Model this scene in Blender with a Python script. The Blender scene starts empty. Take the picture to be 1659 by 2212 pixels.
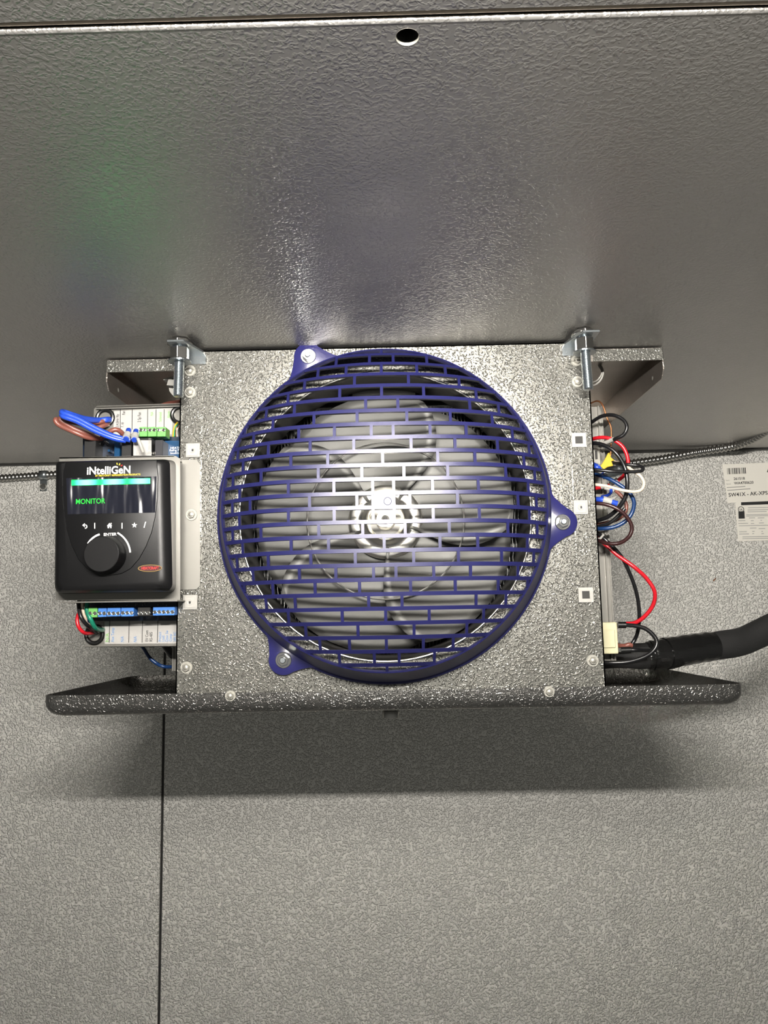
import bpy, bmesh, math, random
import numpy as np
from mathutils import Vector, Matrix
random.seed(7)
PI = math.pi
scn = bpy.context.scene
col = scn.collection

# ------------------------------------------------------------------ camera
ZC = 2.10                       # camera height above the floor
F = 1661.0                      # focal length in pixels of the 1659 x 2212 frame
PITCH, YAW, ROLL = (math.radians(a) for a in (7.14, -0.77, -1.05))
fw = Vector((math.sin(YAW)*math.cos(PITCH), math.cos(YAW)*math.cos(PITCH), math.sin(PITCH)))
r0 = Vector((math.cos(YAW), -math.sin(YAW), 0)); u0 = r0.cross(fw)
rt = r0*math.cos(ROLL) + u0*math.sin(ROLL); up = -r0*math.sin(ROLL) + u0*math.cos(ROLL)
cam = bpy.data.cameras.new('camera'); camo = bpy.data.objects.new('camera', cam); col.objects.link(camo)
camo.matrix_world = Matrix(((rt.x, up.x, -fw.x, 0), (rt.y, up.y, -fw.y, 0), (rt.z, up.z, -fw.z, ZC), (0, 0, 0, 1)))
cam.sensor_fit = 'HORIZONTAL'; cam.sensor_width = 36; cam.lens = 36*F/1659
cam.clip_start = 0.01
scn.camera = camo

# ------------------------------------------------------------------ light
w = bpy.data.worlds.new('room_light'); scn.world = w; w.use_nodes = True
nt = w.node_tree; bg = nt.nodes['Background']
tc = nt.nodes.new('ShaderNodeTexCoord'); sp = nt.nodes.new('ShaderNodeSeparateXYZ')
mr = nt.nodes.new('ShaderNodeMapRange'); cr = nt.nodes.new('ShaderNodeMix'); cr.data_type = 'RGBA'
nt.links.new(tc.outputs['Generated'], sp.inputs[0]); nt.links.new(sp.outputs['Y'], mr.inputs['Value'])
mr.inputs['From Min'].default_value = -1; mr.inputs['From Max'].default_value = 0.6
cr.inputs[6].default_value = (1.0, 0.99, 0.91, 1); cr.inputs[7].default_value = (0.25, 0.25, 0.23, 1)
nt.links.new(mr.outputs[0], cr.inputs[0]); nt.links.new(cr.outputs[2], bg.inputs['Color'])
bg.inputs['Strength'].default_value = 0.165
def area(name, loc, target, sx, sy, power, color):
    l = bpy.data.lights.new(name, 'AREA'); l.shape = 'RECTANGLE'; l.size = sx; l.size_y = sy
    l.energy = power; l.color = color
    o = bpy.data.objects.new(name, l); col.objects.link(o); o.location = loc
    o.rotation_euler = (Vector(target)-Vector(loc)).to_track_quat('-Z', 'Y').to_euler()
    return o
area('ceiling_lamp_light', (0.0, -0.07, ZC+0.20), (0.0, 0.72, ZC+0.98), 0.32, 0.035, 23, (1.0, 0.955, 0.89))
scn.cycles.sample_clamp_indirect = 60
scn.view_settings.view_transform = 'Standard'; scn.view_settings.look = 'None'
scn.view_settings.exposure = 0.0; scn.view_settings.gamma = 1.0; scn.view_settings.use_curve_mapping = False

# ------------------------------------------------------------------ helpers
def P(px, py, Y):
    d = fw + rt*((px-829.5)/F) - up*((py-1106)/F)
    t = Y/d.y
    return Vector((d.x*t, Y, d.z*t + ZC))
def Pz(px, py, z):
    d = fw + rt*((px-829.5)/F) - up*((py-1106)/F)
    t = (z-ZC)/d.z
    return Vector((d.x*t, d.y*t, z))

class MB:
    def __init__(s): s.bm = bmesh.new(); s.smooth = []
    def box(s, x0, x1, y0, y1, z0, z1, bev=0, seg=1):
        b = bmesh.new()
        bmesh.ops.create_cube(b, size=1)
        for v in b.verts:
            v.co = Vector((x0 if v.co.x < 0 else x1, y0 if v.co.y < 0 else y1, z0 if v.co.z < 0 else z1))
        if bev: bmesh.ops.bevel(b, geom=b.edges[:], offset=bev, segments=seg, affect='EDGES', profile=0.5)
        s.merge(b); return s
    def merge(s, b, M=None):
        if M is not None: bmesh.ops.transform(b, matrix=M, verts=b.verts[:])
        me = bpy.data.meshes.new('t'); b.to_mesh(me); b.free(); s.bm.from_mesh(me); bpy.data.meshes.remove(me)
    def poly(s, pts, depth, axis=(0, 1, 0), bev=0, seg=2):
        """prism: polygon pts (3D) extruded along axis by depth"""
        b = bmesh.new(); ax = Vector(axis)*depth
        vs = [b.verts.new(p) for p in pts]; f = b.faces.new(vs)
        r = bmesh.ops.extrude_face_region(b, geom=[f])
        bmesh.ops.translate(b, vec=ax, verts=[g for g in r['geom'] if isinstance(g, bmesh.types.BMVert)])
        bmesh.ops.recalc_face_normals(b, faces=b.faces[:])
        if bev: bmesh.ops.bevel(b, geom=b.edges[:], offset=bev, segments=seg, affect='EDGES', profile=0.5)
        s.merge(b); return s
    def tube(s, pts, r, seg=10, closed=False, caps=True):
        pts = [Vector(p) for p in pts]; n = len(pts)
        rr = r if isinstance(r, (list, tuple)) else [r]*n
        rings = []; prev = None
        for i in range(n):
            a = pts[(i-1) % n] if (closed or i > 0) else pts[i]
            c = pts[(i+1) % n] if (closed or i < n-1) else pts[i]
            t = (c-a).normalized()
            if prev is None:
                q = Vector((0, 0, 1)) if abs(t.z) < .9 else Vector((1, 0, 0))
                nrm = t.cross(q).normalized()
            else:
                nrm = (prev - t*prev.dot(t)).normalized()
            prev = nrm; bn = t.cross(nrm)
            rings.append([s.bm.verts.new(pts[i] + (nrm*math.cos(2*PI*k/seg) + bn*math.sin(2*PI*k/seg))*rr[i]) for k in range(seg)])
        m = n if closed else n-1
        for i in range(m):
            A = rings[i]; B = rings[(i+1) % n]
            for k in range(seg):
                s.bm.faces.new((A[k], A[(k+1) % seg], B[(k+1) % seg], B[k]))
        if caps and not closed:
            s.bm.faces.new(rings[0][::-1]); s.bm.faces.new(rings[-1])
        return s
    def lathe(s, prof, c, axis='Y', seg=48, closed=False):
        """prof: list of (r, h); h along axis from c. radius<=0 collapses"""
        c = Vector(c); rings = []
        for r, h in prof:
            ring = []
            for k in range(seg):
                a = 2*PI*k/seg; x, y = math.cos(a)*max(r, 1e-6), math.sin(a)*max(r, 1e-6)
                if axis == 'Y': v = Vector((x, h, y))
                elif axis == 'X': v = Vector((h, x, y))
                else: v = Vector((x, y, h))
                ring.append(s.bm.verts.new(c+v))
            rings.append(ring)
        m = len(rings) if closed else len(rings)-1
        for i in range(m):
            A, B = rings[i], rings[(i+1) % len(rings)]
            for k in range(seg): s.bm.faces.new((A[k], A[(k+1) % seg], B[(k+1) % seg], B[k]))
        return s
    def text(s, body, loc, size, rot=0, depth=0.0003, align='LEFT', bold=0.0, sx=1.0, tilt=None):
        """writing on a surface facing -Y at plane y=loc.y"""
        cu = bpy.data.curves.new('t', 'FONT'); cu.body = body; cu.size = size; cu.align_x = align
        cu.offset = bold; cu.extrude = 0.0; cu.resolution_u = 3
        o = bpy.data.objects.new('t', cu); col.objects.link(o)
        dg = bpy.context.evaluated_depsgraph_get(); me = bpy.data.meshes.new_from_object(o.evaluated_get(dg))
        b = bmesh.new(); b.from_mesh(me); bpy.data.meshes.remove(me)
        M = Matrix.Translation(loc) @ Matrix.Rotation(-rot, 4, 'Y') @ Matrix.Rotation(PI/2, 4, 'X') @ Matrix.Diagonal((sx, 1, 1, 1))
        s.merge(b, M)
        bpy.data.objects.remove(o); bpy.data.curves.remove(cu)
        return s
    def build(s, name, mat, parent=None, smooth=False, ang=35, origin=None, weld=True):
        if weld: bmesh.ops.remove_doubles(s.bm, verts=s.bm.verts[:], dist=2e-6)
        bmesh.ops.recalc_face_normals(s.bm, faces=s.bm.faces[:])
        root = parent
        while root is not None and root.parent is not None: root = root.parent
        if root is not None: org = root.location.copy()
        elif origin is not None: org = Vector(origin)
        else:
            cs = [v.co for v in s.bm.verts]
            org = Vector([(min(c[i] for c in cs)+max(c[i] for c in cs))/2 for i in range(3)])
        bmesh.ops.translate(s.bm, vec=-org, verts=s.bm.verts[:])
        me = bpy.data.meshes.new(name); s.bm.to_mesh(me); s.bm.free()
        mats = mat if isinstance(mat, (list, tuple)) else [mat]
        for m in mats: me.materials.append(m)
        if smooth:
            for p in me.polygons: p.use_smooth = True
            try: me.set_sharp_from_angle(angle=math.radians(ang))
            except Exception: pass
        o = bpy.data.objects.new(name, me); col.objects.link(o)
        if parent is None: o.location = org
        else: o.parent = parent
        return o
def thing(name, label, cat, loc, group=None):
    o = bpy.data.objects.new(name, None); o.empty_display_size = .02; col.objects.link(o); o.location = loc
    return tag(o, label, cat, group)
def tag(o, label, cat=None, group=None):
    o['label'] = label
    if cat: o['category'] = cat
    if group: o['group'] = group
    return o
def structure(o): o['kind'] = 'structure'; return o
def smooth_path(pts, n=8, rad=None):
    pts = [Vector(p) for p in pts]; out = []
    q = [pts[0]*2-pts[1]] + pts + [pts[-1]*2-pts[-2]]
    for i in range(1, len(q)-2):
        for k in range(n):
            t = k/n; a, b, c, d = q[i-1], q[i], q[i+1], q[i+2]
            out.append(0.5*((2*b)+(c-a)*t+(2*a-5*b+4*c-d)*t*t+(-a+3*b-3*c+d)*t**3))
    out.append(pts[-1]); return out
def wp(lst, n=7):
    """wire path from (px, py, depth) control points"""
    return smooth_path([P(*p) for p in lst], n)
def hexa(r, c, axis='Y', rot=0.0):
    c = Vector(c)
    return [c + Vector((math.cos(rot+k*PI/3)*r, 0, math.sin(rot+k*PI/3)*r)) for k in range(6)]

# ------------------------------------------------------------------ materials
def mat(name, base=(.5, .5, .5), metal=0.0, rough=.5, coat=0.0, emit=None, es=0.0, spec=.5):
    m = bpy.data.materials.new(name); m.use_nodes = True; b = m.node_tree.nodes['Principled BSDF']
    b.inputs['Base Color'].default_value = (*base, 1); b.inputs['Metallic'].default_value = metal
    b.inputs['Roughness'].default_value = rough; b.inputs['Coat Weight'].default_value = coat
    b.inputs['Specular IOR Level'].default_value = spec
    if emit: b.inputs['Emission Color'].default_value = (*emit, 1); b.inputs['Emission Strength'].default_value = es
    return m
def N(m, t, **kw):
    n = m.node_tree.nodes.new(t)
    for k, v in kw.items(): setattr(n, k, v)
    return n
def L(m, a, b): m.node_tree.links.new(a, b)
def pos(m, scale=(1, 1, 1)):
    g = N(m, 'ShaderNodeNewGeometry'); v = N(m, 'ShaderNodeVectorMath', operation='MULTIPLY')
    v.inputs[1].default_value = scale; L(m, g.outputs['Position'], v.inputs[0]); return v.outputs[0]
def emboss(m, scale, dist, strength, warp=0.6, ridge=9.0, stretch=(1, 1, 1), mottling=0.0, mscale=60, rmot=0.0, base=None):
    """stucco-embossed sheet metal: short curly ridges"""
    b = m.node_tree.nodes['Principled BSDF']; p = pos(m, stretch)
    n = N(m, 'ShaderNodeTexNoise'); n.inputs['Scale'].default_value = scale; n.inputs['Detail'].default_value = 1.0
    n.inputs['Distortion'].default_value = warp; n.inputs['Roughness'].default_value = .4
    L(m, p, n.inputs['Vector'])
    s = N(m, 'ShaderNodeMath', operation='SUBTRACT'); s.inputs[1].default_value = .5; L(m, n.outputs[0], s.inputs[0])
    a = N(m, 'ShaderNodeMath', operation='ABSOLUTE'); L(m, s.outputs[0], a.inputs[0])
    r = N(m, 'ShaderNodeMapRange', interpolation_type='SMOOTHSTEP'); L(m, a.outputs[0], r.inputs['Value'])
    r.inputs['From Min'].default_value = 0; r.inputs['From Max'].default_value = 1/ridge
    r.inputs['To Min'].default_value = 1; r.inputs['To Max'].default_value = 0
    # break the ridges into short strokes
    n2 = N(m, 'ShaderNodeTexNoise'); n2.inputs['Scale'].default_value = scale*1.3; n2.inputs['Detail'].default_value = 0
    L(m, p, n2.inputs['Vector'])
    r2 = N(m, 'ShaderNodeMapRange', interpolation_type='SMOOTHSTEP'); L(m, n2.outputs[0], r2.inputs['Value'])
    r2.inputs['From Min'].default_value = .38; r2.inputs['From Max'].default_value = .55
    mu = N(m, 'ShaderNodeMath', operation='MULTIPLY'); L(m, r.outputs[0], mu.inputs[0]); L(m, r2.outputs[0], mu.inputs[1])
    bp = N(m, 'ShaderNodeBump'); bp.inputs['Distance'].default_value = dist; bp.inputs['Strength'].default_value = strength
    L(m, mu.outputs[0], bp.inputs['Height']); L(m, bp.outputs[0], b.inputs['Normal'])
    if mottling and base:
        n3 = N(m, 'ShaderNodeTexNoise'); n3.inputs['Scale'].default_value = mscale; n3.inputs['Detail'].default_value = 3
        L(m, pos(m), n3.inputs['Vector'])
        mx = N(m, 'ShaderNodeMix', data_type='RGBA'); L(m, n3.outputs[0], mx.inputs[0])
        mx.inputs[6].default_value = (*[c*(1-mottling) for c in base], 1)
        mx.inputs[7].default_value = (*[min(1, c*(1+mottling)) for c in base], 1)
        L(m, mx.outputs[2], b.inputs['Base Color'])
    return m
def finebump(m, scale, dist, strength=.5, detail=3, stretch=(1, 1, 1)):
    b = m.node_tree.nodes['Principled BSDF']; n = N(m, 'ShaderNodeTexNoise')
    n.inputs['Scale'].default_value = scale; n.inputs['Detail'].default_value = detail
    L(m, pos(m, stretch), n.inputs['Vector']); bp = N(m, 'ShaderNodeBump')
    bp.inputs['Distance'].default_value = dist; bp.inputs['Strength'].default_value = strength
    L(m, n.outputs[0], bp.inputs['Height']); L(m, bp.outputs[0], b.inputs['Normal']); return m

M = {}
M['galv'] = emboss(mat('embossed_galvanised_steel', (.29, .286, .26), .75, .26), 340, .0006, 1.0, warp=.3, ridge=10, mottling=.16, mscale=35, base=(.29, .286, .26))
M['pan'] = emboss(mat('drain_pan_steel', (.23, .226, .215), .9, .28), 330, .00045, .9, ridge=10, mottling=.15, mscale=40, base=(.23, .226, .215))
M['galv_in'] = emboss(mat('galvanised_inner_steel', (.42, .38, .34), .9, .38), 260, .0003, .5, mottling=.2, mscale=25, base=(.42, .38, .34))
M['ceil'] = emboss(mat('ceiling_panel_steel', (.37, .36, .345), .84, .37), 330, .00050, .45, ridge=4, mottling=.05, mscale=12, base=(.37, .36, .345))
M['wall'] = emboss(mat('wall_panel_steel', (.86, .85, .81), .0, .5, spec=.3), 250, .0021, 1.0, warp=.3, ridge=4, mottling=.03, mscale=8, base=(.78, .765, .72))
M['zinc'] = finebump(mat('zinc_plated_steel', (.46, .50, .52), .95, .26), 300, .0001, .3)
M['steel'] = mat('bright_steel', (.78, .77, .74), 1.0, .16)
M['hub'] = mat('polished_hub', (.88, .86, .80), 1.0, .30)
M['polish'] = mat('polished_zinc', (.92, .92, .90), 1.0, .14)
M['bolt'] = mat('plated_bolt', (.36, .35, .31), .6, .38)
M['washer'] = mat('pale_washer', (.38, .37, .33), .3, .42)
M['alu'] = finebump(mat('aluminium_sheet', (.12, .12, .112), .35, .5), 90, .0003, .25, stretch=(1, 1, 1))
M['brack'] = finebump(mat('brushed_bracket', (.27, .262, .24), .7, .42), 400, .0001, .4, stretch=(.08, 1, 1))
M['fin'] = mat('coil_fin', (.45, .45, .44), .85, .35)
M['dark'] = mat('shroud_steel', (.035, .034, .032), .3, .55)
M['black'] = finebump(mat('black_plastic', (.005, .005, .0055), 0, .42, spec=.35), 1200, .00006, .5)
M['gloss'] = mat('glossy_black', (.006, .006, .007), 0, .12, coat=.4)
M['blue'] = finebump(mat('blue_guard_plastic', (.015, .016, .088), 0, .37), 500, .00008, .4)
M['ear'] = mat('blue_ear_plastic', (.018, .018, .11), 0, .25, coat=1.0)
M['ear'].node_tree.nodes['Principled BSDF'].inputs['Coat Roughness'].default_value = .15
M['white'] = mat('white_plastic', (.42, .41, .38), 0, .4)
M['paper'] = mat('label_paper', (.44, .43, .41), 0, .6)
M['sticker'] = mat('sticker_paper', (.88, .85, .77), 0, .5)
M['ink'] = mat('ink', (.02, .02, .02), 0, .6)
M['inkg'] = mat('green_ink', (.22, .55, .12), 0, .6)
M['inkb'] = mat('blue_ink', (.12, .30, .62), 0, .6)
M['inkgrey'] = mat('grey_ink', (.30, .29, .27), 0, .6)
M['tgreen'] = mat('green_terminal', (.16, .46, .12), 0, .4)
M['tblue'] = mat('blue_terminal', (.07, .22, .62), 0, .4)
M['tblack'] = mat('black_terminal', (.02, .02, .02), 0, .4)
M['pcb'] = mat('circuit_board', (.006, .05, .13), 0, .3)
M['pcbdark'] = mat('circuit_board_dark', (.004, .012, .03), 0, .3)
M['rubber'] = mat('black_rubber', (.008, .008, .008), 0, .3)
M['wred'] = mat('red_insulation', (.55, .01, .02), 0, .3)
M['wblk'] = mat('black_insulation', (.010, .010, .011), 0, .28)
M['wblue'] = mat('blue_insulation', (.02, .07, .50), 0, .32)
M['wnavy'] = mat('navy_insulation', (.010, .04, .14), 0, .3)
M['wbrn'] = mat('brown_insulation', (.22, .075, .055), 0, .35)
M['wdbrn'] = mat('dark_brown_insulation', (.035, .012, .012), 0, .3)
M['wcream'] = mat('cream_insulation', (.78, .66, .52), 0, .4)
M['wgreen'] = mat('green_insulation', (.01, .20, .12), 0, .35)
M['wyel'] = mat('yellow_tape', (.55, .38, .02), 0, .4)
M['copper'] = mat('copper_capillary', (.30, .12, .05), .7, .4)
M['foam'] = finebump(mat('pipe_insulation', (.016, .016, .016), 0, .75), 700, .0003, .6)
M['tape'] = finebump(mat('shiny_black_tape', (.008, .008, .008), 0, .2, coat=.3), 60, .004, .5, stretch=(.5, 1, 2.5))
M['cream'] = mat('cream_connector', (.68, .64, .42), 0, .42)
M['conduit'] = mat('conduit_steel', (.42, .41, .39), 1.0, .27)
M['led'] = mat('led_bar_green', (.0, .4, .1), 0, .4, emit=(.0, 1.0, .18), es=13)
b = M['led'].node_tree.nodes['Principled BSDF']
nz = N(M['led'], 'ShaderNodeTexWave', wave_type='BANDS', bands_direction='X'); nz.inputs['Scale'].default_value = 13.2; nz.inputs['Phase Offset'].default_value = PI-P(245, 1041, .6541).x*264
L(M['led'], pos(M['led']), nz.inputs['Vector']); mx = N(M['led'], 'ShaderNodeMix', data_type='RGBA'); L(M['led'], nz.outputs[1], mx.inputs[0])
mx.inputs[6].default_value = (0.0, .6, .012, 1); mx.inputs[7].default_value = (.05, 1.0, .20, 1); L(M['led'], mx.outputs[2], b.inputs['Emission Color'])
M['lcd'] = mat('lit_screen_text', (0, .2, 0), 0, .4, emit=(.05, 1.0, .10), es=1.1)
M['film'] = finebump(mat('screen_film', (.012, .013, .020), 0, .22, spec=.35), 16, .008, .42, detail=1, stretch=(7, 1, 1.1))
M['wprint'] = mat('white_print', (.85, .85, .83), 0, .5)
M['gold'] = mat('gold_print', (.55, .38, .12), .3, .4)
M['redp'] = mat('red_print', (.5, .03, .03), 0, .4)
M['yelp'] = mat('yellow_print', (.75, .55, .05), 0, .4)

# ------------------------------------------------------------------ geometry constants
CZ = ZC + 0.2533                # ceiling height
WY = 1.278                      # back wall distance
D = 0.72                        # front face of the cooler
ZB = ZC - 0.0717                # bottom of the front face
GC = Vector((-0.0088, D, ZC + 0.089))   # fan centre

# ------------------------------------------------------------------ ceiling & wall
def sheet_with_hole(x0, x1, y0, y1, z, hc, hr, thick):
    b = bmesh.new()
    o = [b.verts.new((x, y, z)) for x, y in ((x0, y0), (x1, y0), (x1, y1), (x0, y1))]
    h = [b.verts.new((hc.x+hr*math.cos(a*PI/16), hc.y+hr*math.sin(a*PI/16), z)) for a in range(32)]
    es = [b.edges.new((o[i], o[(i+1) % 4])) for i in range(4)] + [b.edges.new((h[i], h[(i+1) % 32])) for i in range(32)]
    bmesh.ops.triangle_fill(b, use_beauty=True, edges=es)
    bad = [f for f in b.faces if (f.calc_center_median()-Vector((hc.x, hc.y, z))).length < hr*.7]
    if bad: bmesh.ops.delete(b, geom=bad, context='FACES_ONLY')
    return b
JY = 0.3069
hole = Pz(880, 80, CZ); HR = 0.0052
cm = MB()
cm.merge(sheet_with_hole(-1.6, 1.6, JY, WY+.05, CZ, hole, HR, .02))
cm.tube([(-1.6, JY-.0004, CZ+.0012), (1.6, JY-.0004, CZ+.0012)], .0014, 12)
cm.box(-1.6, 1.6, -.9, JY-.0055, CZ+.0004, CZ+.03, .001)
cm.box(-1.6, 1.6, JY+.002, WY+.05, CZ+.02, CZ+.03)
structure(tag(cm.build('ceiling', M['ceil'], smooth=True, ang=30, weld=False), 'grey embossed metal cold room ceiling panels'))
t = MB(); t.box(-1.6, 1.6, JY-.006, JY-.0015, CZ+.0045, CZ+.008)
structure(tag(t.build('trim_1', M['dark']), 'dark joint between two ceiling panels'))
t = MB(); t.tube([(-1.6, JY-.0030, CZ+.0025), (1.6, JY-.0030, CZ+.0025)], .0008, 10)  # beige reflection along the joint, put in as a coloured strip
structure(tag(t.build('trim_2', M['wcream']), 'thin beige strip in the ceiling joint, coloured in place of a reflection'))
hg = MB(); hg.lathe([(HR+.0001, 0), (HR*.97, .0003), (HR*.95, .0012)], (hole.x, hole.y, CZ-.0001), 'Z', 32)
hg = hg.build('hole_rim', M['bolt'], smooth=True)
tag(hg, 'small round drilled hole with bright rim in the ceiling panel', 'hole')
hd = MB(); hd.lathe([(HR*.95, -.0107), (HR*1.0, -.0100), (HR*1.0, 0), (0, 0)], (hole.x, hole.y, CZ+.0118), 'Z', 32); hd.build('hole_shade_tube', M['dark'], hg)  # inside of the hole coloured near-black to stand for its shade

SX = -0.3822
wm = MB()
wm.box(-1.6, SX-.0022, WY, WY+.05, 0, CZ+.02, .0012)
wm.box(SX+.0022, 1.6, WY, WY+.05, 0, CZ+.02, .0012)
structure(tag(wm.build('wall_back', M['wall']), 'pale grey embossed metal wall panels'))
t = MB(); t.box(SX-.004, SX+.004, WY+.004, WY+.02, 0, CZ)
structure(tag(t.build('trim_3', M['dark']), 'dark vertical joint between two wall panels'))
t = MB(); t.box(-1.6, 1.6, WY-.012, WY+.002, CZ-.0022, CZ-.0002)
structure(tag(t.build('trim_4', M['dark']), 'dark joint where wall meets ceiling'))

# ceiling lamp that lights the scene, behind and above the viewer
lamp = thing('ceiling_light', 'slim ceiling lamp above and behind the viewer', 'lamp', (0, -.1, CZ))
MB().box(-.13, .13, -.125, -.085, CZ-.03, CZ-.002, .004, 2).build('housing', M['white'], lamp)

# ------------------------------------------------------------------ evaporator unit
U = thing('evaporator_unit', 'galvanised cold room evaporator with one blue-guarded fan, hung under the ceiling', 'evaporator', (GC.x, .84, ZB-.04))
xl, xr = -0.2044, 0.1899
TOP = CZ - 0.0015; YB = 0.967
sl, sr = P(434, 1100, D).x, P(1240, 1100, D).x
def face_with_hole(x0, x1, z0, z1, Y, c, r):
    b = bmesh.new()
    o = [b.verts.new((x, Y, z)) for x, z in ((x0, z0), (x1, z0), (x1, z1), (x0, z1))]
    n = 96; h = [b.verts.new((c.x+r*math.cos(2*PI*a/n), Y, c.z+r*math.sin(2*PI*a/n))) for a in range(n)]
    es = [b.edges.new((o[i], o[(i+1) % 4])) for i in range(4)] + [b.edges.new((h[i], h[(i+1) % n])) for i in range(n)]
    bmesh.ops.triangle_fill(b, use_beauty=True, edges=es)
    bad = [f for f in b.faces if math.hypot(f.calc_center_median().x-c.x, f.calc_center_median().z-c.z) < r*.97]
    if bad: bmesh.ops.delete(b, geom=bad, context='FACES_ONLY')
    return b
OR = 0.1385
fp = MB(); fp.merge(face_with_hole(sl-.004, sr+.004, ZB-.010, TOP, D, GC, OR))
fp.box(sl-.004, sr+.004, D, D+.02, TOP-.0012, TOP)
fp.build('front_panel', M['galv'], U, weld=False)
def side_strip(xa, xb, sgn):
    m = MB(); m.box(xa, xb, D-.0012, D-.0001, ZB-.010, TOP-.004)
    xe = xa if sgn < 0 else xb
    m.box(min(xe, xe-sgn*.0012), max(xe, xe-sgn*.0012), D-.0012, D+.030, ZB-.010, TOP-.004)
    return m.build('side_strip', M['galv'], U)
side_strip(xl, sl, -1); side_strip(sr, xr, 1)
rg = MB(); rg.tube([(GC.x+(OR-.0006)*math.cos(a), D+.0006, GC.z+(OR-.0006)*math.sin(a)) for a in [2*PI*k/96 for k in range(96)]], .0011, 10, closed=True)
rg.build('orifice_ring', M['steel'], U, smooth=True)
sh = MB(); sh.lathe([(OR-.0005, .0018), (OR-.004, .008), (OR-.004, .05), (OR-.0025, .05), (OR-.0025, .009)], (GC.x, D, GC.z), seg=96)
sh.build('fan_shroud', M['dark'], U, smooth=True)
# inner case, open to the coil
cs = MB()
cs.box(xl+.014, xl+.0152, D+.004, YB-.03, ZB, TOP-.02); cs.box(xr-.0152, xr-.014, D+.004, YB-.03, ZB, TOP-.02)
cs.box(xl+.014, xr-.014, D+.01, YB-.03, TOP-.022, TOP-.0205); cs.box(xl+.014, xr-.014, D+.01, YB-.03, ZB, ZB+.0012)
cs.build('inner_case', M['dark'], U)

# top panel with down-turned flanges
tl, tr = P(230, 790, .742).x, P(1432, 760, .742).x
tp = MB(); YT = .742; h1 = .0125; th = .0011
tp.box(tl, tr, YT, YB, TOP-.0015, TOP-.0003)
tp.poly([(tl, YT, TOP), (tl, YT, TOP-h1), (xl-.006, YT, TOP-h1), (xl+.004, YT, TOP-.001), (xl+.004, YT, TOP)], th, (0, 1, 0))
tp.poly([(xr-.004, YT, TOP), (xr-.004, YT, TOP-.001), (xr+.008, YT, TOP-h1), (tr, YT, TOP-h1), (tr, YT, TOP)], th, (0, 1, 0))
tp.box(tl, tr, YB-th, YB, TOP-.018, TOP)
for x, s in ((tl, 1), (tr, -1)):
    pr = [(x, YT, TOP), (x, YT, TOP-.022), (x, YT+.006, TOP-.030), (x, YB, TOP-.030), (x, YB, TOP)]
    tp.poly(pr, th*s, (1, 0, 0))
tpo = tp.build('top_panel', M['galv_in'], U)
for x, s in ((tl, 1), (tr, -1)):
    m = MB(); m.lathe([(0, 0), (.0022, 0)], (x+s*.0016, YT+.03, TOP-.022), 'X', 16); m.build('flange_hole', M['washer'], tpo)
for a, b_ in ((tl+.0005, xl-.008), (xr+.010, tr-.0005)):
    MB().box(a, b_, YT-.0006, YT-.0001, TOP-h1, TOP-.0005).build('front_lip', M['galv'], tpo)

# drain pan: rounded tray
px0, px1 = P(93, 1500, .722).x, P(1607, 1482, .722).x
pz1 = P(829, 1491, .7155).z; pz0 = pz1 - .0196
py0, py1 = .7155, .965
def rr(x0, x1, y0, y1, r, z, n=8, dz=0):
    out = []
    for cx, cy, a0 in ((x1-r, y0+r, -PI/2), (x1-r, y1-r, 0), (x0+r, y1-r, PI/2), (x0+r, y0+r, PI)):
        for k in range(n+1):
            a = a0+PI/2*k/n; y = cy+r*math.sin(a)
            out.append(Vector((cx+r*math.cos(a), y, z + dz*(y-y0)/(y1-y0))))
    return out
pm = MB()
def ringfaces(bm, loops):
    R_ = [[bm.verts.new(p) for p in lp] for lp in loops]
    for A, B in zip(R_, R_[1:]):
        n = len(A)
        for k in range(n): bm.faces.new((A[k], A[(k+1) % n], B[(k+1) % n], B[k]))
    return R_
DZ = (P(290, 1455, .965).z+P(1430, 1445, .965).z)/2-pz1; rb = .013; H = pz1-pz0
outer = [(0, pz1)] + [(rb*(1-math.cos(a)), pz0+rb-rb*math.sin(a)) for a in [PI/2*k/6 for k in range(7)]]
inner = [(rb*(1-math.cos(a))+.0012, pz0+.0012+rb-rb*math.sin(a)) for a in [PI/2*k/6 for k in range(6, -1, -1)]] + [(.0012, pz1)]
lps = []
for ins, z in outer: lps.append(rr(px0+ins, px1-ins, py0+ins, py1-ins, max(.015-ins*.3, .004), z, dz=DZ))
R1 = ringfaces(pm.bm, lps)
lp2 = []
for ins, z in inner: lp2.append(rr(px0+ins, px1-ins, py0+ins, py1-ins, max(.014-ins*.3, .004), z, dz=DZ))
R2 = ringfaces(pm.bm, lp2)
pm.bm.faces.new(R1[-1]); pm.bm.faces.new(R2[0][::-1])
A, B = R1[0], R2[-1]
for k in range(len(A)): pm.bm.faces.new((A[k], A[(k+1) % len(A)], B[(k+1) % len(A)], B[k]))
pan = pm.build('drain_pan', M['pan'], U, smooth=True, ang=50)
# drain fitting
dfc = P(844, 1536, .80)
m = MB(); m.lathe([(.0072, .004)]+[(.0082 if i % 2 else .0074, -.0012*i) for i in range(1, 8)]+[(.0088, -.0095), (.0088, -.0155), (.0080, -.0158), (.0055, -.0158), (.0055, .004)], (dfc.x, dfc.y, pz0-.0005), 'Z', 24)
m.build('drain_fitting', M['conduit'], pan, smooth=True)

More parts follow.
